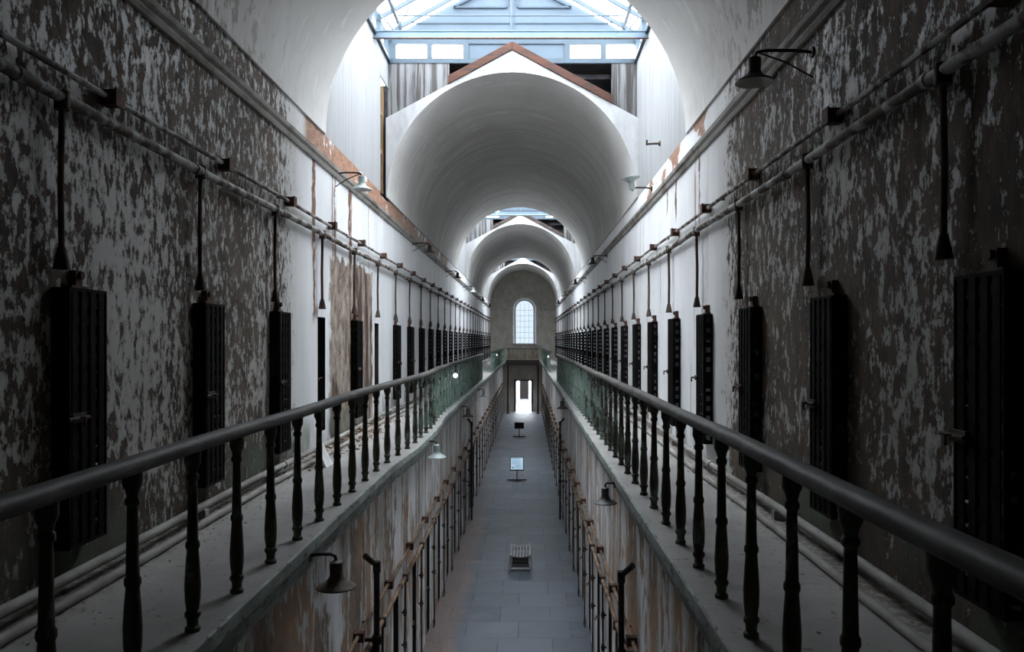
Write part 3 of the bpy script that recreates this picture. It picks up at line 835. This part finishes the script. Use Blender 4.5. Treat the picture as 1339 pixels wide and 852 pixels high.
lamp(XL, 1, -2.55, 12.4, 2.32, 'pale grey bell lamp by the exposed brick strip under the first skylight', gu, dark=False)
for y, w_ in ((20.8, 'start of the long middle vault'), (29.2, 'end of the long middle vault'), (37.6, 'second skylight'), (46.0, 'far third vault'), (54.4, 'very far end of the third vault')):
    lamp(XL, 1, -2.52, y, 2.25, 'bell lamp on the left-side wall under the %s' % w_, gu, dark=y != 37.6)
fl_l, fl_r = EL + .0, ER + .0
lamp(EL - .05, 1, -1.52, 6.4, -1.97, 'rusty bell lamp below the left-side gallery edge, closest and largest of that row', gl_, dark='rustshade', brace=False)
lamp(EL - .03, 1, -1.46, 13.0, -1.90, 'pale blue-grey bell lamp below the left-side gallery, by the bulge in the edge', gl_, dark=False, brace=False)
lamp(EL - .05, 1, -1.54, 21.0, -2.0, 'dark bell lamp below the left-side gallery edge, above a far standpipe', gl_, brace=False)
lamp(EL - .05, 1, -1.54, 28.7, -2.02, 'small pale bell lamp below the far left-side gallery edge near the railing gap', gl_, dark=False, brace=False)
lamp(ER + .05, -1, .955, 9.8, -1.99, 'grey bell lamp below the right-side gallery edge, closest of that row', gl_, dark='greyshade', brace=False, sc=.92)
lamp(ER + .05, -1, .955, 21.7, -1.85, 'dark bell lamp below the right-side gallery edge, far above the flagstones', gl_, brace=False)

# small lit floodlights clamped on the handrails
em = G('lit_lamp_face'); e_ = em.n.new('ShaderNodeEmission'); e_.inputs[0].default_value = (.85, .94, 1, 1); e_.inputs[1].default_value = 1.2; em.L(e_.outputs[0], em.out.inputs[0])
def flood(x, y, label):
    r = tag(empty('floodlight', (x, y, GF + .955)), label, 'floodlight', 'floodlights clamped on the handrails')
    MB().box(-.03, .03, -.03, .03, -.03, .0).tube([(0, 0, -.02), (0, 0, -.17)], .012, 8).build('clamp', M['iron'], r)
    MB().lathe([(.02, 0), (.035, .02), (.06, .09), (.063, .1)], 16, (0, .02, -.21), rot=__import__('mathutils').Matrix.Rotation(math.radians(100), 3, 'X')).build('housing', M['white'], r, smooth=True)
    MB().lathe([(.0, .101), (.054, .101), (.054, .106), (0.001, .106)], 16, (0, .02, -.21), rot=__import__('mathutils').Matrix.Rotation(math.radians(100), 3, 'X')).build('lens', em.mat, r)
flood(BL + .10, 19.3, 'small lit white floodlight on the left-side handrail, midway along the near balustrade')
flood(BL + .06, 46.0, 'small lit white floodlight on the far left-side handrail before the end wall')
flood(BR - .06, 41.5, 'small lit white floodlight on the far right-side handrail before the end wall')

# ------------------------------------------------------------------ roof timbers, trusses, odds and ends
for gi, (ya, yb) in enumerate(GAPS[:2]):
    where = ('first', 'second')[gi]
    zt = lambda x: EYE + 4.66 + (1 - abs(x - XC) / 2.65) * 1.42
    for xa, nm in ((-1.65, 'left-side'), (1.80, 'right-side')):
        t = MB(); za, zc = zt(xa), zt(XC); y0, y1 = -.04, .23; th = .175
        sx = 1 if xa < XC else -1
        x0_, x1_ = (0, XC - xa)
        pts = []
        p = [(0, y0, 0), (XC - xa - sx * .004, y0, zc - za), (XC - xa - sx * .004, y1, zc - za), (0, y1, 0)]
        t.hexa(p + [(q[0], q[1], q[2] + th) for q in p])
        tag(t.build('roof_timber', M['timber'] if gi == 0 else M['oldtimber'], loc=(xa, yb, za + .003), bevel=.008), '%s sloping roof timber on the gable under the %s skylight, %s slope' % (('red-brown', 'dark weathered')[gi], where, nm), 'timber', 'timbers on the vault gables')
    r = tag(empty('tie_truss', (XC, yb - 1.3, SILL - .07)), 'pale blue steel tie beam spanning under the %s skylight' % where, 'truss', 'steel ties under the skylights')
    MB().box(-2.65, 2.65, -.05, .05, 0, .12).box(-2.65, 2.65, -.07, .07, .115, .135).build('beam', M['trussblue'], r)
    MB().tube([(-2.65, -.12, -.04), (2.65, -.12, -.04)], .014, 8).build('tie_rod', M['box'], r)
    MB().tube([(-2.2, 0, .44), (2.2, 0, .44)], .014, 8).build('collar_rod', M['blue'], r)
    MB().tube([(0, 0, .13), (0, 0, 1.75)], .016, 8).build('hanger_rod', M['blue'], r)
    for sg in (-1, 1):
        MB().tube([(sg * 2.25, 0, .13), (sg * 2.55, 0, .50)], .018, 8).tube([(sg * 2.25, 0, .13), (sg * 1.95, 0, .62)], .014, 8).build('strut', M['blue'], r)
for k, yy in enumerate((16.30, 16.95)):
    s_ = MB().box(XL - .20, XL - .07, yy - .035, yy + .035, SPR + .003, SILL - .56)
    if k == 0:
        for z in (SPR + .9, SPR + 1.7): s_.box(XL - .18, XL - .09, yy + .035, yy + .60, z, z + .09)
    o = s_.build('wall_stud', M['stud'])
    tag(o, 'bare wooden stud in the dark slot of the board wall, %s vault gable' % ('further from the' if k == 0 else 'against the'), 'stud', 'studs in the open board wall')
hk = MB().tube([(0, 0, 0), (-.10, 0, 0), (-.24, .0, -.01)], .018, 8).lathe([(.05, 0), (.05, .015), (.03, .03)], 10, (0, 0, 0), rot=__import__('mathutils').Matrix.Rotation(math.radians(-90), 3, 'Y')).box(-.25, -.22, -.015, .015, -.03, .06)
tag(hk.build('wall_hook', M['darkpipe'], smooth=True, loc=(XR, 14.1, EYE + 3.45)), 'small rusty hook sticking out of the white board wall under the first skylight', 'hook')

# leaning board and fallen plaster on the damaged side of the gallery
bd = MB().hexa([(0, 0, 0), (.20, 0, 0), (.20, .02, 0), (0, .02, 0), (-.10, .03, .24), (.10, .03, .24), (.10, .05, .24), (-.10, .05, .24)])
o = MB(); o.hexa([(.0, 0, 0), (.0, .34, 0), (.03, .34, 0), (.03, 0, 0), (-.13, .05, .24), (-.13, .30, .28), (-.10, .30, .28), (-.10, .05, .24)])
tag(o.build('broken_board', M['white'], loc=(-2.50, 9.9, GF)), 'broken white board leaning on the floor pipe by the damaged wall', 'board')
rb = MB(); rnd = random.Random(3)
def chip(x, y, z, s):
    p = [(x + rnd.uniform(-s, s), y + rnd.uniform(-s, s), z + rnd.uniform(0, s * .9)) for _ in range(4)]
    rb.tri(p[0], p[1], p[2]); rb.tri(p[0], p[2], p[3]); rb.tri(p[0], p[3], p[1]); rb.tri(p[1], p[3], p[2])
for k in range(900):
    y = rnd.gauss(13.3, 1.5); x = XL + abs(rnd.gauss(0, .20)) + .03
    chip(max(x, XL + .075), y, GF + .12 * max(0, 1 - (x - XL) / .35) * rnd.random(), rnd.uniform(.012, .06))
for k in range(1500):
    y = rnd.uniform(2.5, 30); x = XL + abs(rnd.gauss(.05, .28)) + .03
    if x < -1.95: chip(x, y, GF, rnd.uniform(.006, .022))
for k in range(900):
    y = rnd.uniform(2.5, 30); x = XR - abs(rnd.gauss(.05, .22)) - .03
    if x > 1.35: chip(x, y, GF, rnd.uniform(.006, .02))
o = rb.build('plaster_debris', M['rubble']); o['kind'] = 'stuff'; o['label'] = 'crumbled plaster and brick lying along the gallery wall feet'; o['category'] = 'debris'

# ------------------------------------------------------------------ bench and reading stands on the flagstones
b = tag(empty('bench', (-.165, 20.6, 0)), 'low slatted bench with dipped seat, alone on the flagstone floor', 'bench')
W, LN = .54, 1.16
st = MB()
for k in range(7):
    x = -W / 2 + W * (k + .5) / 7; z = .40 + .055 * (2 * x / W) ** 2
    sl_ = .055 * 8 * x / W / W
    hw = W / 14 - .012
    st.hexa([(x - hw, -LN / 2, z - sl_ * hw - .022), (x + hw, -LN / 2, z + sl_ * hw - .022), (x + hw, LN / 2, z + sl_ * hw - .022), (x - hw, LN / 2, z - sl_ * hw - .022),
             (x - hw, -LN / 2, z - sl_ * hw), (x + hw, -LN / 2, z + sl_ * hw), (x + hw, LN / 2, z + sl_ * hw), (x - hw, LN / 2, z - sl_ * hw)])
st.build('seat', M['benchwood'], b)
for sy in (-1, 1):
    for sx in (-1, 1):
        MB().hexa([(sx * .27 - .03, sy * .52 - .03, 0), (sx * .27 + .03, sy * .52 - .03, 0), (sx * .27 + .03, sy * .52 + .03, 0), (sx * .27 - .03, sy * .52 + .03, 0),
                   (sx * .225 - .03, sy * .50 - .03, .42), (sx * .225 + .03, sy * .50 - .03, .42), (sx * .225 + .03, sy * .50 + .03, .42), (sx * .225 - .03, sy * .50 + .03, .42)]).build('leg', M['benchframe'], b)
    MB().box(-.20, .20, sy * .50 - .02, sy * .50 + .02, .29, .375).build('apron', M['iron'], b)  # black so that the dark under the seat sits in the colour
    MB().box(-.235, .235, sy * .51 - .018, sy * .51 + .018, .07, .115).build('stretcher', M['benchwood'], b)
MB().box(-.20, .20, -.48, .48, .20, .235).build('under_shelf', M['iron'], b)  # shelf coloured black as well, for the shade beneath the slats

def stand(x, y, label, pale, face):
    r = tag(empty('reading_stand', (x, y, 0)), label, 'sign', 'reading stands on the flagstones')
    MB().box(-.40, .40, -.035, .035, .0, .035).box(-.035, .035, -.28, .28, .0, .034).build('foot', M['iron'], r)
    MB().box(-.022, .022, -.022, .022, .034, .62).build('post', M['iron'], r)
    # tilted panel, face turned to the camera or away
    tl = math.radians(33); c, s = math.cos(tl), math.sin(tl)
    def P(u, v, w): yy = v * c - w * s; zz = v * s + w * c; return (u, (yy if face > 0 else -yy), .68 + zz)
    def slab(mb, u0, u1, v0, v1, w0, w1):
        mb.hexa([P(u0, v0, w0), P(u1, v0, w0), P(u1, v1, w0), P(u0, v1, w0), P(u0, v0, w1), P(u1, v0, w1), P(u1, v1, w1), P(u0, v1, w1)])
    fb = MB(); slab(fb, -.285, .285, -.39, .39, -.03, 0); p_ = fb.build('panel_frame', M['iron'], r)
    q = MB(); slab(q, -.25, .25, -.355, .355, 0, .006); q.build('panel', M['panel'], r)
    tx = MB(); rn = random.Random(5)
    v = .28; slab(tx, -.21, .10, v, v + .035, .0062, .0072); v -= .06
    while v > -.28:
        slab(tx, (-.21 if v > -.05 else -.08), .21 - rn.random() * .08, v, v + .010, .0062, .0072); v -= .03
    slab(tx, -.21, -.12, -.29, -.18, .0062, .0072)
    tx.build('lettering', M['signink'], r)
stand(-.415, 33.3, 'reading stand with pale blue lit panel facing the camera, mid floor', True, 1)
stand(-.46, 48.3, 'dark reading stand seen from behind, further along the floor', False, -1)

# ------------------------------------------------------------------ light: bright overcast sky
w = bpy.data.worlds.new('overcast_sky'); SC.world = w; w.use_nodes = True
bg = w.node_tree.nodes['Background']; bg.inputs[0].default_value = (.885, .94, 1.0, 1); bg.inputs[1].default_value = 5.5
for ya, yb in GAPS:
    l = bpy.data.lights.new('daylight_portal', 'AREA'); l.shape = 'RECTANGLE'; l.size = 5.4; l.size_y = yb - ya + .4
    l.cycles.is_portal = True
    o = bpy.data.objects.new('daylight_portal', l); COL.objects.link(o); o.location = (XC, (ya + yb) / 2, RIDGE + .2)
for (x, z, sx, sz) in ((WCX, WB + 1.85, 1.9, 3.8), ((DX0 + DX1) / 2, 1.3, 1.6, 2.7)):
    l = bpy.data.lights.new('daylight_portal', 'AREA'); l.shape = 'RECTANGLE'; l.size = sx; l.size_y = sz; l.cycles.is_portal = True
    o = bpy.data.objects.new('daylight_portal', l); COL.objects.link(o); o.location = (x, YEND + .5, z); o.rotation_euler = (-math.pi / 2, 0, 0)

# ------------------------------------------------------------------ camera
cam = bpy.data.cameras.new('camera'); co = bpy.data.objects.new('camera', cam); COL.objects.link(co)
cam.sensor_width = 36; cam.lens = 36 * F / 1339; cam.clip_start = .05; cam.clip_end = 300
cam.shift_x = -(689 - 669.5) / 1339; cam.shift_y = (444.5 - 426) / 1339
co.location = (0, 0, EYE); co.rotation_euler = (math.pi / 2, 0, 0)
SC.camera = co
SC.cycles.max_bounces = 10; SC.cycles.diffuse_bounces = 8; SC.cycles.transparent_max_bounces = 16
SC.cycles.use_denoising = True
SC.view_settings.view_transform = 'Standard'; SC.view_settings.look = 'None'
SC.view_settings.gamma = 1; SC.view_settings.use_curve_mapping = False
SC.view_settings.exposure = 1.7
